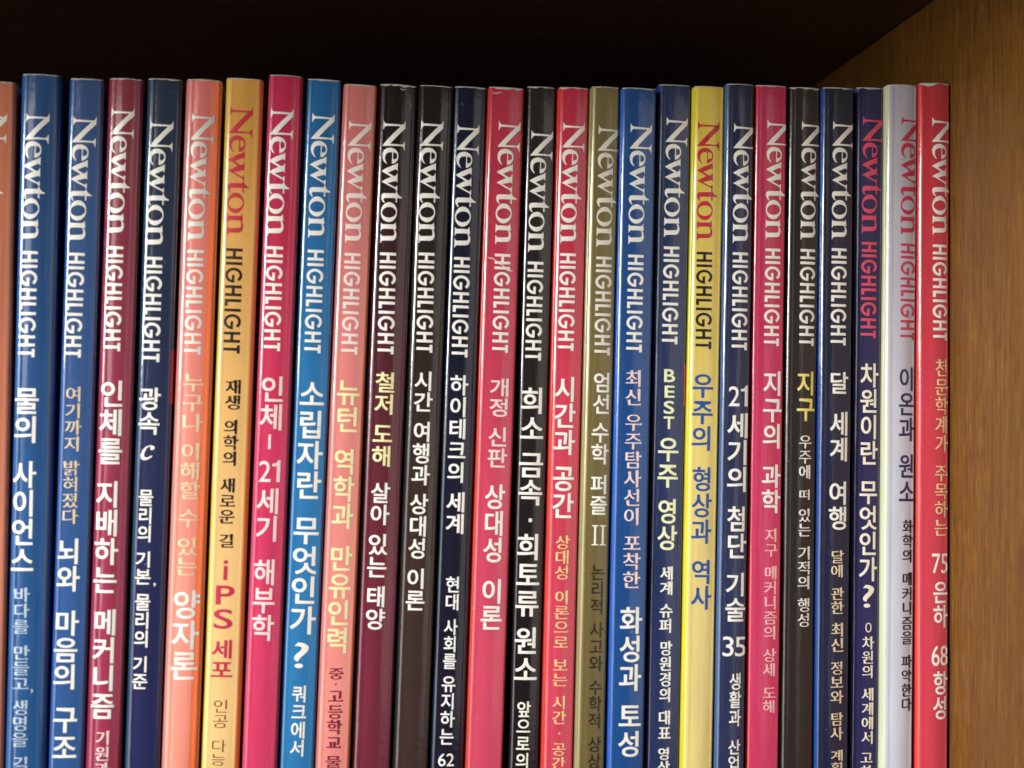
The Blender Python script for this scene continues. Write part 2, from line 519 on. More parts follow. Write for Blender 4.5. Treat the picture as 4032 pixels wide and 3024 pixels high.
PATCH = {
    4: (176.22, 160.58, 'C02030', 0.55),
    18: (174.82, 161.97, 'E03038', 0.35),
    10: (180.31, 165.03, '7A2030', 0.90),
}
CRACK = [
    [(-4.22, 205.62), (-2.27, 205.24), (-0.77, 203.96), (0.45, 203.53), (1.96, 201.92), (3.91, 201.87)],
    [(-3.86, 101.46), (-0.77, 102.07), (1.61, 102.68), (4.46, 103.77)],
    [(-5.76, 100.95), (-5.05, 101.25), (-3.86, 101.36)],
]
SCUFF = {
    13: [([(-3.65, 252.16), (-3.06, 251.08), (-2.64, 249.63)], 0.100, 0), ([(-2.73, 252.4), (-2.31, 250.76), (-2.42, 248.53)], 0.120, 0), ([(-1.96, 251.53), (-1.53, 249.7), (-1.64, 247.46)], 0.080, 0), ([(-4.49, 255.26), (-2.82, 255.11), (-1.17, 255.66)], 0.160, 1)],
    6: [([(1.72, 249.73), (1.22, 248.97), (1.43, 247.89)], 0.070, 0)],
    4: [([(0.98, 251.9), (1.86, 251.59), (3.43, 251.79)], 0.090, 0)],
    2: [([(-0.23, 252.98), (0.99, 252.68), (2.18, 253.21)], 0.140, 0)],
    10: [([(0.47, 255.94), (1.41, 255.34), (2.67, 255.8)], 0.140, 1), ([(3.87, 251.29), (4.32, 251.03)], 0.100, 1)],
    18: [([(-4.39, 256.27), (-3.88, 255.55), (-3.71, 254.44)], 0.100, 1)],
    26: [([(1.76, 260.51), (1.37, 258.21), (0.91, 255.53)], 0.035, 1)],
    22: [([(-4.36, 258.73), (-3.95, 257.62), (-3.74, 256.12)], 0.090, 1)],
    17: [([(-3.23, 256.58), (-3.02, 255.66)], 0.080, 1), ([(1.85, 257.32), (2.42, 256.9)], 0.100, 1)],
    14: [([(-3.98, 257.02), (-3.22, 256.43)], 0.080, 1)],
    12: [([(-2.8, 252.59), (-2.02, 251.53), (-2.14, 249.66)], 0.050, 1)],
}

# ---------------------------------------------------------------- bookcase
def board(name, lo, hi, mat, parent, bevel=.0008):
    bm = bmesh.new()
    bmesh.ops.create_cube(bm, size=1.0)
    for v in bm.verts:
        for k in range(3):
            v.co[k] = lo[k] if v.co[k] < 0 else hi[k]
    bmesh.ops.bevel(bm, geom=bm.edges[:], offset=bevel, segments=2, affect='EDGES')
    me = bpy.data.meshes.new(name); bm.to_mesh(me); bm.free()
    me.materials.append(mat)
    return link(bpy.data.objects.new(name, me), parent)

SHELF_UNDER = 0.2922
case = link(bpy.data.objects.new('bookcase', None))
case['label'] = 'varnished oak veneer bookcase compartment holding the row of upright books'
case['category'] = 'bookcase'
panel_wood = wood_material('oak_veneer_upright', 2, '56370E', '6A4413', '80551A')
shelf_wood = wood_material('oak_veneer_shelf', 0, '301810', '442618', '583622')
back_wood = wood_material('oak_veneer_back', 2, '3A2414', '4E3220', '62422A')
board('side_panel', (0.0011, -.160, -.02), (.018, .2395, .52), panel_wood, case)
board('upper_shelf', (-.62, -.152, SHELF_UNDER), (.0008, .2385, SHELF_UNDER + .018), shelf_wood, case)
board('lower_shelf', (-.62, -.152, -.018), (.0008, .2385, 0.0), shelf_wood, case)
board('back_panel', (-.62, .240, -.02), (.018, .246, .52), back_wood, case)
board('side_panel', (-.639, -.160, -.02), (-.621, .2395, .52), panel_wood, case)

# ---------------------------------------------------------------- lettering outlines
_font_obj = None
def raw_glyph(ch):
    """outlines of one character from Blender's own built-in face, as lists of points"""
    global _font_obj
    if _font_obj is None:
        cu = bpy.data.curves.new('glyph_source', 'FONT')
        _font_obj = bpy.data.objects.new('glyph_source', cu)
        COL.objects.link(_font_obj)
    _font_obj.data.body = ch
    dg = bpy.context.evaluated_depsgraph_get()
    c = _font_obj.to_curve(dg)
    loops = []
    for sp in c.splines:
        pts = []
        bp = sp.bezier_points
        n = len(bp)
        for i in range(n):
            a, b = bp[i], bp[(i + 1) % n]
            p0, p1, p2, p3 = a.co.xy, a.handle_right.xy, b.handle_left.xy, b.co.xy
            ch_ = (p3 - p0)
            straight = True
            if ch_.length > 1e-6:
                for q in (p1, p2):
                    if abs((q - p0).cross(ch_)) / ch_.length > .002:
                        straight = False
            k = 1 if straight else 5
            for j in range(k):
                t = j / k
                pts.append(p0 * (1 - t) ** 3 + p1 * 3 * t * (1 - t) ** 2 + p2 * 3 * t * t * (1 - t) + p3 * t ** 3)
        out = []
        for p in pts:
            if not out or (p - out[-1]).length > .002:
                out.append(p.copy())
        if len(out) > 2 and (out[0] - out[-1]).length < .002:
            out.pop()
        if len(out) > 2:
            loops.append(out)
    _font_obj.to_curve_clear()
    return loops

def s_area(l):
    return sum(l[i].cross(l[(i + 1) % len(l)]) for i in range(len(l))) / 2

def inside(p, l):
    c = False
    n = len(l)
    for i in range(n):
        a, b = l[i], l[(i + 1) % n]
        if (a.y > p.y) != (b.y > p.y) and p.x < (b.x - a.x) * (p.y - a.y) / (b.y - a.y) + a.x:
            c = not c
    return c

def orient(loops):
    """outer loops counter-clockwise, holes clockwise, grouped as [outer, hole, ...]"""
    depth = [sum(1 for m_ in loops if m_ is not l and inside(l[0], m_)) for l in loops]
    outers = [l for l, d in zip(loops, depth) if d % 2 == 0]
    for i, l in enumerate(loops):
        a = s_area(l)
        if (depth[i] % 2 == 0) != (a > 0):
            l.reverse()
    comps = [[o] for o in outers]
    for l, d in zip(loops, depth):
        if d % 2:
            best = None
            for c in comps:
                if inside(l[0], c[0]) and (best is None or abs(s_area(c[0])) < abs(s_area(best[0]))):
                    best = c
            if best:
                best.append(l)
    return comps

def grow(l, dx, dy):
    """move every edge outward by an amount that depends on which way it faces"""
    n = len(l)
    out = []
    for i in range(n):
        p, a, b = l[i], l[i - 1], l[(i + 1) % n]
        e1, e2 = (p - a), (b - p)
        if e1.length < 1e-9 or e2.length < 1e-9:
            out.append(p.copy()); continue
        n1 = Vector((e1.y, -e1.x)).normalized(); n2 = Vector((e2.y, -e2.x)).normalized()
        d1 = dx * n1.x ** 2 + dy * n1.y ** 2
        d2 = dx * n2.x ** 2 + dy * n2.y ** 2
        det = n1.cross(n2)
        if abs(det) < .25:
            v = (n1 + n2).normalized() * ((d1 + d2) / 2)
        else:
            v = Vector((d1 * n2.y - d2 * n1.y, n1.x * d2 - n2.x * d1)) / det
        lim = 1.6 * max(abs(d1), abs(d2), 1e-6)
        if v.length > lim:
            v = v.normalized() * lim
        out.append(p + v)
    return out

def add_serifs(l, k=1.0):
    """brush heads of a book face: slanted stem tops, a lift at the end of bars"""
    n = len(l)
    out = []
    i = 0
    for i in range(n):
        a, b = l[i], l[(i + 1) % n]
        z, y = l[i - 1], l[(i + 2) % n]
        e = b - a
        out.append(a.copy())
        if not (.035 < e.length < .115):
            continue
        ea, eb = a - z, y - b
        if ea.length < .1 or eb.length < .1:
            continue
        if ea.normalized().cross(e.normalized()) < .75 or e.normalized().cross(eb.normalized()) < .75:
            continue
        nn = Vector((e.y, -e.x)).normalized()
        if nn.y > .8:            # stem top: edge runs right to left
            out.pop()
            out.append(a + Vector((0, -.01)))
            out.append(a + Vector((-.012, .022 * k)))
            out.append(b + Vector((-.012, .012 * k)))
            out.append(b + Vector((-.055 * k, -.022)))
            out.append(b + Vector((0, -.075)))
            l[(i + 1) % n] = b + Vector((0, -.082))
        elif nn.x > .8:          # right end of a bar: edge runs upward
            out.append(a + Vector((.018, .012)))
            out.append(b + Vector((-.018, .040 * k)))
            out.append(b + Vector((-.065, .004)))
            l[(i + 1) % n] = b + Vector((-.075, 0))
        elif nn.y < -.8:         # stem foot
            out.append(a + Vector((e.x * .25, -.004)))
            l[(i + 1) % n] = b + Vector((-.004, .028))
    return out

STYLE = {  # growth across, growth along, brush heads
    'H': (.022, .014, 0), 'M': (.018, .014, 0), 'L': (-.010, -.010, 0),
    'S': (.017, -.005, 1), 'B': (.026, .006, 1), 'A': (.012, .010, 0), 'N': (.004, .004, 0),
    'E': (.018, .014, 0), 'Z': (-.012, -.016, 0),
}
_glyphs = {}
def glyph(ch, style):
    key = (ch, style)
    if key not in _glyphs:
        dx, dy, ser = STYLE[style]
        comps = orient(raw_glyph(ch))
        res = []
        for c in comps:
            if ser and len(c[0]) > 3:
                c = [add_serifs([p.copy() for p in c[0]])] + c[1:]
            res.append([grow(l, dx, dy) for l in c])
        _glyphs[key] = res
    return _glyphs[key]

for _b, _words in TEXT.items():          # fetch every outline while the scene is still small
    for _w in _words:
        if _w[1] in STYLE:
            for _c in _w[0]:
                if _c != '|':
                    glyph(_c, _w[1])
V2 = lambda x, y: Vector((x, y))
def stack(text, style):
    """characters set one below another; '21' style figures stand side by side"""
    comps = []
    if style in ('N',):
        x = 0
        for ch in text:
            g = glyph(ch, 'N')
            if ch == '1':        # a grotesque figure one with its flag
                g = [[[V2(p, q) for p, q in ((.27, 0), (.40, 0), (.40, .735), (.31, .735), (.285, .675), (.22, .625), (.10, .605), (.10, .525), (.27, .525))]]]
            x0 = min(p.x for c in g for l in c for p in l); x1 = max(p.x for c in g for l in c for p in l)
            for c in g:
                comps.append([[p + V2(x - x0, 0) for p in l] for l in c])
            x += (x1 - x0) + .05
        return comps
    if style == 'Q':
        return [[[V2(0, 0), V2(1, 0), V2(1, 1), V2(0, 1)]]]
    if style == 'D':
        return [[[V2(math.cos(t * math.pi / 6), math.sin(t * math.pi / 6)) for t in range(12)]]]
    if text == '|':
        return [[[V2(0, 0), V2(1, 0), V2(1, 1), V2(0, 1)]]]
    if style == 'R':             # the slab-footed numeral two
        out = []
        for ox in (0, .52):
            out.append([[V2(ox + x, y) for x, y in ((0, 0), (.42, 0), (.42, .05), (.28, .06), (.28, .94), (.42, .95),
                        (.42, 1), (0, 1), (0, .95), (.14, .94), (.14, .06), (0, .05))]])
        return out
    if style == 'C':             # slanted letter c with a ball terminal
        pts = [(960,1295),(964,1285),(956,1274),(935,1270),(910,1279),(888,1303),(875,1335),(880,1357),(900,1367),(925,1360),
               (945,1346),(951,1338),(946,1335),(925,1347),(908,1349),(898,1339),(900,1318),(912,1292),(928,1278),(938,1280),
               (935,1291),(943,1301),(954,1300)]
        return [[[V2(x, -y) for x, y in pts]]]
    for n, ch in enumerate(text):
        for c in glyph(ch, style):
            comps.append([[p + V2(0, -n * 1.0) for p in l] for l in c])
    return comps

def fit(comps, cx, w, top, bot):
    xs = [p.x for c in comps for l in c for p in l]; ys = [p.y for c in comps for l in c for p in l]
    x0, x1, y0, y1 = min(xs), max(xs), min(ys), max(ys)
    sx = w / max(1e-6, x1 - x0); sy = (top - bot) / max(1e-6, y1 - y0)
    return [[[V2(cx + (p.x - (x0 + x1) / 2) * sx, bot + (p.y - y0) * sy) for p in l] for l in c] for c in comps]

# the masthead word, drawn as (across, along) outlines in the units of one tracing
def trace(pts):
    out = []
    for x, y in pts:
        v = x + .0213 * (y - 200) - 235
        u = y - 92 - .052 * (x - 235)
        out.append(V2(v, -u))
    return out
def sub(pts, y0=1422):
    return [(x, y + y0) for x, y in pts]
_N = [(240,92),(250,115),(262,138),(282,162),(305,178),(470,192),(640,205),(680,205),(702,190),(720,162),(736,125),(743,126),(741,200),(736,290),(560,460),(395,635),(405,645),(520,652),(640,662),(670,655),(695,635),(710,610),(719,588),(728,592),(729,650),(727,720),(722,801),(714,798),(706,762),(693,730),(675,708),(650,697),(500,692),(350,688),(215,683),(213,672),(330,540),(440,430),(622,252),(612,243),(480,237),(310,228),(285,235),(265,255),(252,280),(245,304),(233,302),(235,200)]
_e = [(322,1093),(318,1097),(300,1088),(270,1060),(235,1010),(217,955),(212,890),(222,835),(252,782),(300,748),(360,734),(420,735),(480,755),(530,790),(560,830),(577,880),(580,930),(572,985),(550,1035),(512,1072),(470,1092),(430,1096),(434,1000),(438,900),(436,838),(400,835),(360,838),(320,855),(290,885),(275,925),(273,975),(283,1020),(300,1060)]
_eh = [(460,840),(495,845),(525,860),(545,885),(553,920),(548,955),(530,980),(500,993),(475,998),(459,997),(457,920)]
_w = [(568,1085),(566,1180),(562,1262),(553,1262),(545,1240),(535,1228),(520,1225),(500,1232),(430,1262),(342,1297),(400,1335),(470,1378),(500,1380),(525,1368),(540,1345),(550,1315),(560,1318),(560,1400),(557,1522),(548,1522),(540,1500),(525,1492),(500,1498),(430,1515),(332,1535),(400,1577),(500,1632),(520,1630),(535,1617),(542,1600),(555,1602),(555,1680),(549,1718),(532,1716),(525,1700),(515,1682),(480,1657),(400,1617),(300,1557),(205,1505),(200,1497),(210,1490),(300,1447),(415,1397),(330,1340),(225,1278),(204,1262),(204,1250),(320,1190),(430,1145),(500,1120),(535,1105),(555,1085)]
_t = sub([(525,305),(540,300),(548,325),(560,355),(585,390),(620,420),(660,440),(662,465),(600,463),(550,460),(550,560),(525,560),(520,555),(520,458),(400,455),(270,452),(252,462),(245,485),(252,515),(265,540),(275,555),(265,562),(235,540),(210,505),(192,460),(190,420),(200,380),(220,355),(250,345),(350,347),(515,352),(525,340)])
_o = sub([(367 + 184 * math.cos(a * math.pi / 18), 778 + 225 * math.sin(a * math.pi / 18)) for a in range(36)])
_oh = sub([(370 + 158 * math.cos(a * math.pi / 18), 782 + 122 * math.sin(a * math.pi / 18)) for a in range(36)])
_n = sub([(187,1000),(198,1025),(215,1042),(240,1050),(460,1060),(490,1055),(505,1035),(515,1012),(522,1020),(525,1060),(538,1165),(495,1163),(515,1190),(535,1240),(540,1290),(532,1345),(510,1390),(480,1415),(440,1425),(300,1422),(230,1420),(205,1430),(195,1450),(185,1475),(175,1470),(177,1370),(180,1262),(190,1265),(198,1295),(215,1312),(240,1320),(440,1320),(475,1310),(492,1280),(492,1230),(480,1185),(465,1162),(400,1158),(240,1152),(215,1160),(198,1180),(190,1205),(180,1205),(183,1100)])
MAST = [[trace(_N)], [trace(_e), trace(_eh)], [trace(_w)], [trace(_t)], [trace(_o), trace(_oh)], [trace(_n)]]
MAST_V = 505.0   # cap height in tracing units

def block(u0, u1, v0, v1):
    return [[V2(v0, -u0), V2(v1, -u0), V2(v1, -u1), V2(v0, -u1)]]
def caps_word():
    """sans capitals of the second word in tracing units: cap height 226, length 1445"""
    out = []
    def H(u):
        out.append([[V2(v, -(u + a)) for a, v in ((0, 0), (40, 0), (40, 93), (110, 93), (110, 0), (150, 0), (150, 226),
                    (110, 226), (110, 133), (40, 133), (40, 226), (0, 226))]])
    def I(u):
        out.append(block(u, u + 40, 0, 226))
    def G(u):
        cu, cv = u + 104, 113
        pts = []
        for k in range(28):
            a = math.radians(38 + k * (318 / 27.0))
            pts.append(V2(cv + 118 * math.sin(a), -(cu + 105 * math.cos(a))))
        pts += [V2(124, -(cu + 103)), V2(124, -(cu - 6)), V2(88, -(cu - 6)), V2(88, -(cu + 62))]
        for k in range(25):
            a = math.radians(342 - k * (304 / 24.0))
            pts.append(V2(cv + 79 * math.sin(a), -(cu + 66 * math.cos(a))))
        out.append([pts])
    H(0); I(188); G(267); H(510)
    out.append([[V2(v, -(700 + a)) for a, v in ((0, 0), (95, 0), (95, 42), (40, 42), (40, 226), (0, 226))]])
    I(832); G(907); H(1150)
    out.append([[V2(v, -(1335 + a)) for a, v in ((35, 0), (75, 0), (75, 186), (112, 186), (112, 226), (-2, 226), (-2, 186), (35, 186))]])
    return out
CAPS = caps_word()

# ---------------------------------------------------------------- books
class Profile:
    """cross-section of a paperback cover seen from above, in mm: x across, y into the shelf"""
    def __init__(s, w, rl, rr, bulge, depth):
        s.h = w / 2; s.rl = rl; s.rr = rr; s.depth = depth
        pts = []
        h = s.h
        na = 9
        s_left = -h + rl
        pts.append((s_left - rl * math.pi / 2 - (depth - rl), -h, depth, -1, 0))
        for q in (.5, .12, .03):
            pts.append((s_left - rl * math.pi / 2 - (depth - rl) * q, -h, rl + (depth - rl) * q, -1, 0))
        for k in range(na):
            a = math.pi / 2 * k / (na - 1)
            pts.append((s_left - rl * (math.pi / 2 - a), -h + rl - rl * math.cos(a), rl - rl * math.sin(a), -math.cos(a), -math.sin(a)))
        s.i0 = len(pts) - 1
        nf = 11
        a0, a1 = -h + rl, h - rr
        for k in range(1, nf):
            x = a0 + (a1 - a0) * k / nf
            c = 2 * k / nf - 1
            nx = c * 2 * bulge / ((a1 - a0) / 2) * .8
            pts.append((x, x, -bulge * (1 - c * c), nx, -1))
        s.i1 = len(pts)
        for k in range(na):
            a = math.pi / 2 * k / (na - 1)
            pts.append((a1 + rr * a, h - rr + rr * math.sin(a), rr - rr * math.cos(a), math.sin(a), -math.cos(a)))
        for q in (.03, .12, .5, 1.0):
            pts.append((a1 + rr * math.pi / 2 + (depth - rr) * q, h, rr + (depth - rr) * q, 1, 0))
        s.pts = pts
    def at(s, t, off=0.0):
        P = s.pts
        if t <= P[0][0]:
            i = 0
        else:
            i = len(P) - 2
            for k in range(len(P) - 1):
                if P[k][0] <= t <= P[k + 1][0]:
                    i = k; break
        a, b = P[i], P[i + 1]
        f = (t - a[0]) / max(1e-9, b[0] - a[0])
        x = a[1] + (b[1] - a[1]) * f; y = a[2] + (b[2] - a[2]) * f
        nx = b[2] - a[2]; ny = -(b[1] - a[1])
        n = math.hypot(nx, ny) or 1
        return x + nx / n * off, y + ny / n * off

def shell_mesh(name, prof, i0, i1, H, mat, seed, thick=.34):
    """one stretch of the folded cover with its own thickness"""
    P = prof.pts[i0:i1 + 1]
    zs = [0] + [H * k / 48.0 for k in range(1, 48)] + [H - 3, H - 1, H - .35, H]
    zs = sorted(set(zs))
    verts, faces, nrm = [], [], []
    nP, nZ = len(P), len(zs)
    for z in zs:
        for (t, x, y, nx, ny) in P:
            l = math.hypot(nx, ny); nx_, ny_ = nx / l, ny / l
            j = 0; dz = 0
            if z >= H - .5:
                j = -.12 * ((z - (H - .5)) / .5)                      # the cut edge turns in a little
                dz = .16 * noise.noise((t * .55, seed * 7.3, 0)) if z == H else 0
            verts.append(((x + nx_ * j) * MM, (y + ny_ * j) * MM, (z + dz) * MM)); nrm.append((nx_, ny_, 0))
    base = len(verts)
    for z in (0, H):
        for (t, x, y, nx, ny) in P:
            l = math.hypot(nx, ny); nx_, ny_ = nx / l, ny / l
            verts.append(((x - nx_ * thick) * MM, (y - ny_ * thick) * MM, z * MM)); nrm.append((-nx_, -ny_, 0))
    for r in range(nZ - 1):
        for c in range(nP - 1):
            a = r * nP + c
            faces.append((a, a + 1, a + nP + 1, a + nP))
    for c in range(nP - 1):
        t0 = (nZ - 1) * nP + c
        faces.append((t0, t0 + 1, base + nP + c + 1, base + nP + c))      # head rim
        faces.append((c + 1, c, base + c, base + c + 1))                  # foot rim
        faces.append((base + c + 1, base + c, base + nP + c, base + nP + c + 1))   # inside
    me = bpy.data.meshes.new(name)
    me.from_pydata(verts, [], faces)
    me.materials.append(mat)
    nf = (nZ - 1) * (nP - 1)
    sm = [i < nf for i in range(len(faces))]
    me.polygons.foreach_set('use_smooth', sm)
    me.update()
    ln = []
    for p in me.polygons:
        for vi in p.vertices:
            ln.append(nrm[vi] if p.index < nf else tuple(p.normal))
    me.normals_split_custom_set(ln)
    return me

def print_mesh(name, groups, prof, offset=.05):
    """flat print laid on the spine: groups = [(hex, comps)]; comps in mm (across, height)"""
    me = bpy.data.meshes.new(name)
    bm = bmesh.new()
    for gi, (hexa, comps) in enumerate(groups):
        me.materials.append(ink_material(hexa))
        for ci, c in enumerate(comps):
            loops = [[Vector((p.x, p.y, 0)) for p in l] for l in c]
            tris = tessellate_polygon(loops)
            flat = [p for l in loops for p in l]
            vs = [bm.verts.new((p.x, p.y, (ci % 4) * .004)) for p in flat]
            for t in tris:
                a, b, d = (flat[k] for k in t)
                ar = (b - a).cross(d - a).z
                if abs(ar) < 1e-7:
                    continue
                t = t if ar > 0 else (t[0], t[2], t[1])
                try:
                    f = bm.faces.new([vs[k] for k in t]); f.material_index = gi
                except ValueError:
                    pass
    xs = [v.co.x for v in bm.verts]
    lo, hi = min(xs), max(xs)
    for P in prof.pts:
        if lo < P[1] < hi and P[2] <= max(prof.rl, prof.rr):
            bmesh.ops.bisect_plane(bm, geom=bm.verts[:] + bm.edges[:] + bm.faces[:], dist=1e-6,
                                   plane_co=(P[1], 0, 0), plane_no=(1, 0, 0))
    for v in bm.verts:
        t = v.co.x
        a0, a1 = -prof.h + prof.rl, prof.h - prof.rr
        if t > a1:               # print measured straight on: carry it round the fold
            q = min(1.0, (t - a1) / prof.rr)
            t = a1 + prof.rr * math.asin(q) + max(0, t - a1 - prof.rr)
        elif t < a0:
            q = min(1.0, (a0 - t) / prof.rl)
            t = a0 - prof.rl * math.asin(q)
        x, y = prof.at(t, offset + v.co.z)
        v.co = Vector((x * MM, y * MM, v.co.y * MM))
    bmesh.ops.recalc_face_normals(bm, faces=[])
    bm.to_mesh(me); bm.free()
    return me

def worn_mesh(name, prof, H, seed, amount, mat):
    """bare paper showing where the film has rubbed off the head of the spine"""
    a0 = prof.pts[prof.i0 - 5][0]; a1 = prof.pts[prof.i1 + 5][0]
    n = 46
    verts, faces = [], []
    for k in range(n + 1):
        t = a0 + (a1 - a0) * k / n
        d = noise.noise((t * .55, seed * 3.1, 1.7)) + .28 * noise.noise((t * 2.4, seed * 5.1, 4.7))
        edge = min(1.0, 6.0 * min(k, n - k) / n)
        hgt = max(.03, .85 * amount * (.55 + 1.1 * d)) * edge + .02
        for z, off in ((H - hgt, .03), (H - hgt * .4, .035), (H + .19, -.06), (H + .2, -.4)):
            x, y = prof.at(t, off)
            verts.append((x * MM, y * MM, z * MM))
    for k in range(n):
        for j in range(3):
            b = k * 4 + j
            faces.append((b, b + 4, b + 5, b + 1))
    me = bpy.data.meshes.new(name); me.from_pydata(verts, [], faces); me.materials.append(mat)
    for p in me.polygons: p.use_smooth = True
    return me

def crease_mesh(name, pts, wid, prof, mat, off=.06):
    """a cracked line in the film: pts in mm (across, height)"""
    verts, faces = [], []
    P = []
    for i in range(len(pts) - 1):
        for k in range(6):
            f = k / 6
            P.append((pts[i][0] * (1 - f) + pts[i + 1][0] * f, pts[i][1] * (1 - f) + pts[i + 1][1] * f))
    P.append(pts[-1])
    for i, (s_, u) in enumerate(P):
        q = noise.noise((i * .7, wid * 9, 3.3)); w = wid * (.6 + .9 * abs(q)) * min(1, i / 3, (len(P) - 1 - i) / 3 + .05)
        u += .12 * q
        for du, o in ((-w, 0), (0, off), (w, 0)):
            x, y = prof.at(s_, .02 + o)
            verts.append((x * MM, y * MM, (u + du) * MM))
    for i in range(len(P) - 1):
        for j in range(2):
            b = i * 3 + j
            faces.append((b, b + 3, b + 4, b + 1))
    me = bpy.data.meshes.new(name); me.from_pydata(verts, [], faces); me.materials.append(mat)
    return me

paper = plain_material('cut_paper', 'D9CFB8', .85, .1, 600)
bare = plain_material('bare_cover_card', 'C4BFB0', .8, .16, 900)
crack_light = plain_material('cracked_film_edge', 'ECE2DA', .7, .1, 900)
scuff_dark = plain_material('ground_in_dirt', '5A3A38', .7, .3, 900)
crack_dark = plain_material('cracked_film_dark', '8A2038', .6, .2, 900)  # dark red line of the thin crack

#        spine foot, spine head, back cover (left), front cover (right); shade painted into many heads and fronts
TINT = {
    0: ('D28266', 'CC7A5C', 'C87858', 'B5603C'), 1: ('2C568A', '345482', '2F72C4', '13336A'), 2: ('34588E', '425A86', '2F64BC', '26458A'),
    3: ('9A3650', '8E3E4A', 'A83454', '7C2040'), 4: ('2A2C54', '323C4E', '2A5676', '1B2144'), 5: ('F89884', 'E27C74', 'F4948C', 'FF7C48'),
    6: ('F0C482', 'E2A654', 'F7DC5C', 'F0944A'), 7: ('D03E62', 'C43454', 'E24C74', 'A4204E'), 8: ('3278AE', '2C6A9E', '2B70AE', '174A80'),
    9: ('EA8E84', 'D47A76', 'E2827A', 'E88C60'), 10: ('702A3A', '24211F', '4C1E2C', '44202E'), 11: ('402F2B', '26221F', '2A2724', '221C1C'),
    12: ('1E1B2B', '1E2232', '22405E', '1C1424'), 13: ('CE4A62', 'C03A4E', 'EC4638', 'B83A48'), 14: ('20191A', '2E2A27', '2C302E', '181314'),
    15: ('CE465A', 'C83A4C', 'F4423A', 'D43848'), 16: ('807042', '86784A', 'BEB27E', '685A2E'), 17: ('204C88', '264E86', '2A6AD2', '182E60'),
    18: ('2A345A', '2E3C5A', '3E4C9A', '303C5C'), 19: ('E2CC82', 'E0C450', 'FAE83A', 'D8BA4C'), 20: ('2E3454', '2C324A', '4E70A4', '161C3C'),
    21: ('CC3C62', 'BE3254', 'F63E42', 'AC2A50'), 22: ('2E2726', '302C28', '3E403C', '1A1616'), 23: ('252740', '242736', '2450A0', '1C1E28'),
    24: ('2C2C5A', '2E2E54', '5054A0', '1A1C34'), 25: ('C6C5D0', 'B6B2BA', 'ECF0C4', 'A6A6B8'), 26: ('CE4252', 'C23640', 'FF4A48', '983040'),
}
INK = {'w': 'F4EFE4', 'g': 'B4C2CE', 'o': 'DCC49C', 'p': 'F6D8D2', 'y': 'EFE6A8', 'k': '201A18', 'c': 'C42F50',
       'm': '7E1C34', 'b': '23509C', 'n': '2E2A54'}
INK_OVER = {(5, 'y'): 'F2D2A4', (15, 'y'): 'F8CC8C', (16, 'b'): '2C2418', (18, 'y'): 'F0F0BE', (22, 'y'): 'F2DE78',
            (26, 'y'): 'F6D49C', (6, 'k'): '241C16', (12, 'w'): 'F4F2EC', (23, 'o'): 'E8D2AC', (24, 'w'): 'F4EAD0', (21, 'p'): 'F8C4C0'}
MASTHEAD = {0: ('F2EADE', 'F2EADE'), 5: ('DDD8CC', 'E6DCD2'), 6: ('CC3440', '241C16'), 19: ('C22C3C', '241E16'),
            24: ('E2506A', 'E2506A'), 25: ('C4304A', 'C8405A'), 16: ('E6DDCC', 'E8E0D0'), 9: ('F4E2D8', 'F6E0DA')}
def settle(root, seed):
    """an old paperback is never dead straight: bow and twist every part of it alike"""
    for o in root.children:
        for v in o.data.vertices:
            z = v.co.z / MM
            x, y = v.co.x / MM, v.co.y / MM
            k = 1.0 if y < 20 else max(0, 1 - (y - 20) / 60.0)
            bow = .30 * noise.noise((z * .014, seed * 3.7, 5)) + .10 * noise.noise((z * .05, seed * 1.9, 9))
            tw = .016 * noise.noise((z * .012, seed * 2.3, 2))
            v.co.y += k * (bow + tw * x) * MM
            v.co.x += k * .07 * noise.noise((z * .016, seed * 4.1, 7)) * MM

WEAR = {1: .35, 2: .4, 6: .3, 9: .35, 10: .75, 13: .8, 12: .45, 14: .45, 22: .7, 26: .8, 25: .5, 7: .12, 18: .12, 20: .12, 19: .15,
        11: .14, 24: .4, 23: .35, 0: .3, 3: .3, 4: .35, 5: .3, 8: .45, 15: .5, 16: .25, 17: .4, 21: .3}
BOOK_LABEL = {
    0: 'salmon orange book cut off by the left edge of the photo',
    1: 'bright blue book at far left with dark gap on its right',
    2: 'blue book with tan words between white titles, left of the maroon book',
    3: 'maroon book with bold white title, between blue and dark navy books',
    4: 'dark navy book with a large slanted letter c in its title',
    5: 'salmon pink book with orange right edge, left of the sand yellow book',
    6: 'sand yellow book with red masthead and large crimson letters iPS',
    7: 'deep pink book with white masthead and 21 in its pale title',
    8: 'medium blue book with white question mark, right of the deep pink book',
    9: 'dusty pink book with pale yellow title above small maroon words',
    10: 'book fading from black head to wine red, title beginning in pale yellow',
    11: 'dark brown black book with short white title, nothing printed below it',
    12: 'black navy book with number 62 at the bottom of its lettering',
    13: 'pink book with a white crack across its white capitals',
    14: 'black book with small square dot in its bold white title',
    15: 'coral red book with small yellow words, left of the olive gold book',
    16: 'olive gold book with white title and roman numeral II',
    17: 'royal blue book with bold white title, right of the olive gold book',
    18: 'navy book with the word BEST stacked in pale letters',
    19: 'yellow book with red masthead, black capitals and blue title',
    20: 'slate navy book with 21 and 35, right of the yellow book',
    21: 'raspberry pink book with bright red left edge and small pinkish words',
    22: 'black brown book with a short two character yellow title',
    23: 'black navy book with blue left edge and widely spaced white title',
    24: 'indigo book with pink masthead and capitals and cream question mark',
    25: 'pale lavender book with cream left edge and dark blue title',
    26: 'bright red book at the right end, with 75 and 68 in title',
}

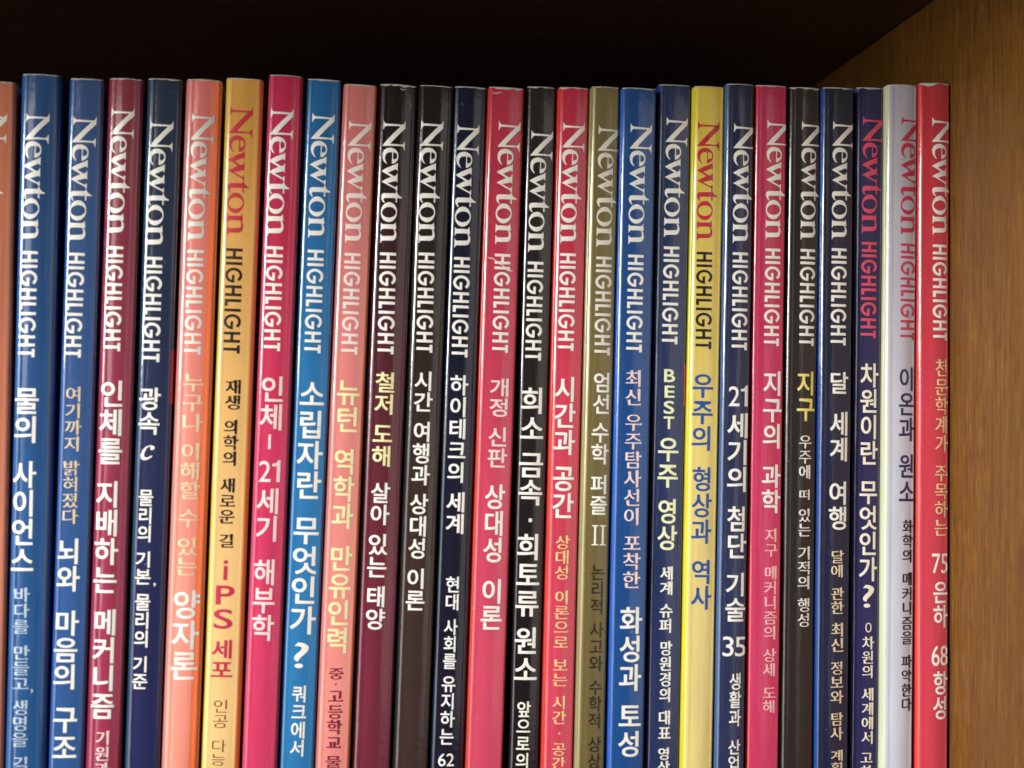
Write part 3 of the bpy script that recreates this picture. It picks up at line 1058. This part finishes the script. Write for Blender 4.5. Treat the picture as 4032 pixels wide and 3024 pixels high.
BULGE = {26: .75, 25: .65, 22: .6, 10: .65, 3: .6, 5: .6, 1: .5, 15: .5, 23: .5}
root_of = {}
for i, (bx, lean, w, H, fwd) in enumerate(SLABS):
    rnd = random.Random(100 + i)
    la = math.radians(lean)
    lift = abs(w / 2 * math.sin(la)) + .02
    H = H - lift
    rl = 1.9 + rnd.uniform(-.25, .35); rr = (1.6 if i < 8 else 1.2 if i < 13 else .95 if i < 19 else .75) + rnd.uniform(-.15, .15)
    if i == 1: rr = 2.6
    depth = 183.0
    prof = Profile(w, rl, rr, BULGE.get(i, .35) + rnd.uniform(-.06, .1), depth)
    root = link(bpy.data.objects.new('book', None))
    root.location = (bx * MM, -fwd * MM, lift * MM)
    root.rotation_euler = (0, la, 0)
    root.empty_display_size = .02
    root['label'] = BOOK_LABEL[i]; root['category'] = 'book'; root['group'] = 'magazine books standing in a row on the shelf'
    root_of[i] = root
    foot, head, back, front = TINT[i]
    gold = i == 16
    sm = cover_material('spine_film', lin(foot), lin(head), i + 1.0, .12 if not gold else .34, .35 if gold else 0)
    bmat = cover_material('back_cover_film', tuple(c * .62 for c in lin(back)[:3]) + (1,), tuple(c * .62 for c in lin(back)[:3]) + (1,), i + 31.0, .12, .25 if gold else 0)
    fmat = cover_material('front_cover_film', lin(front), lin(front), i + 61.0, .17)  # right side tint, on many books darkened with painted shade
    a, b = prof.i0 - 3, prof.i1 + {5: -2, 6: 1, 9: 1, 8: 3}.get(i, 4)
    n = len(prof.pts) - 1
    link(bpy.data.objects.new('spine', shell_mesh('spine', prof, a, b, H, sm, i)), root)
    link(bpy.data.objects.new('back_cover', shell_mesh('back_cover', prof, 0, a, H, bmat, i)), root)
    link(bpy.data.objects.new('front_cover', shell_mesh('front_cover', prof, b, n, H, fmat, i)), root)
    # page block, rounded like the inside of the cover
    pv, pf = [], []
    for z in (.4, H - .25):
        for P in prof.pts[2:-2]:
            x, y = prof.at(P[0], -.55); pv.append((x * MM, y * MM, z * MM))
        x0 = prof.at(prof.pts[0][0], -.55)[0]
        for x in (-x0, x0):
            pv.append((x * MM, (depth - 1.2) * MM, z * MM))
    k = len(pv) // 2
    pf.append(tuple(range(k))[::-1]); pf.append(tuple(range(k, 2 * k)))
    for q in range(k):
        pf.append((q, (q + 1) % k, k + (q + 1) % k, k + q))
    me = bpy.data.meshes.new('page_block'); me.from_pydata(pv, [], pf); me.materials.append(paper)
    link(bpy.data.objects.new('page_block', me), root)
    link(bpy.data.objects.new('worn_edge', worn_mesh('worn_edge', prof, H, i, WEAR.get(i, .3), bare)), root)
    # masthead and capitals
    if i in LOGO:
        s1, s2, u1, u2, u3, u4 = LOGO[i]
        hm, hc = MASTHEAD.get(i, (INK['w'], INK['w']))
        tot = u1 - u4
        vs = 6.55 / MAST_V
        su = (u1 - u2) / 2805.0
        comps = [[[V2(s1 + (s2 - s1) * ((-p.y) * su / tot) + p.x * vs, u1 + p.y * su) for p in l] for l in c] for c in MAST]
        cs = 4.72 / 226.0; cu = (u3 - u4) / 1445.0
        caps = [[[V2(s1 + (s2 - s1) * ((u1 - u3 - p.y * cu) / tot) + p.x * cs, u3 + p.y * cu) for p in l] for l in c] for c in CAPS]
        lim = prof.h + 1.2
        def clip(cc):
            return [[[V2(min(p.x, lim), p.y) for p in l] for l in c] for c in cc]
        link(bpy.data.objects.new('masthead_lettering', print_mesh('masthead_lettering', [(hm, clip(comps)), (hc, clip(caps))], prof)), root)
    title, small = {}, {}
    for (txt, st, ink, cx, ww, top, bot) in TEXT.get(i, []):
        hx = INK_OVER.get((i, ink), INK[ink])
        over = cx + ww / 2 - (prof.h - (.30 if i != 20 else -.25))
        if over > 0:             # keep the print on the face of the spine
            ww -= over * .7; cx -= over * .65
        comps = fit(stack(txt, st), cx, ww, top, bot)
        if bot < 3:
            continue
        big = st in 'HNARQCE' or (st == 'M' and ww > 7)
        (title if big else small).setdefault(hx, []).extend(comps)
    if title:
        link(bpy.data.objects.new('title_lettering', print_mesh('title_lettering', list(title.items()), prof, .055)), root)
    if small:
        link(bpy.data.objects.new('subtitle_lettering', print_mesh('subtitle_lettering', list(small.items()), prof, .06)), root)
    # printed patches that wrap from the front cover on to the fold
    if i in PATCH:
        u1, u0, hx, inset = PATCH[i]
        t0 = prof.h - prof.rr + prof.rr * math.sin(inset)
        pc = [[[V2(t0, u0), V2(t0 + 14, u0), V2(t0 + 14, u1), V2(t0, u1)]]]
        link(bpy.data.objects.new('cover_patch', print_mesh('cover_patch', [(hx, pc)], prof, .04)), root)
    for pts, wid, tone in SCUFF.get(i, []):
        link(bpy.data.objects.new('scuff_mark', crease_mesh('scuff_mark', pts, wid, prof, bare if tone else scuff_dark, .02)), root)
    if i == 13:
        link(bpy.data.objects.new('film_crack', crease_mesh('film_crack', CRACK[0], .22, prof, crack_light)), root)
        link(bpy.data.objects.new('film_crack', crease_mesh('film_crack', CRACK[1], .05, prof, crack_dark, .02)), root)
        link(bpy.data.objects.new('film_crack', crease_mesh('film_crack', CRACK[2], .06, prof, bare, .03)), root)
    settle(root, i + .5)

if _font_obj is not None:
    d = _font_obj.data
    bpy.data.objects.remove(_font_obj)
    bpy.data.curves.remove(d)
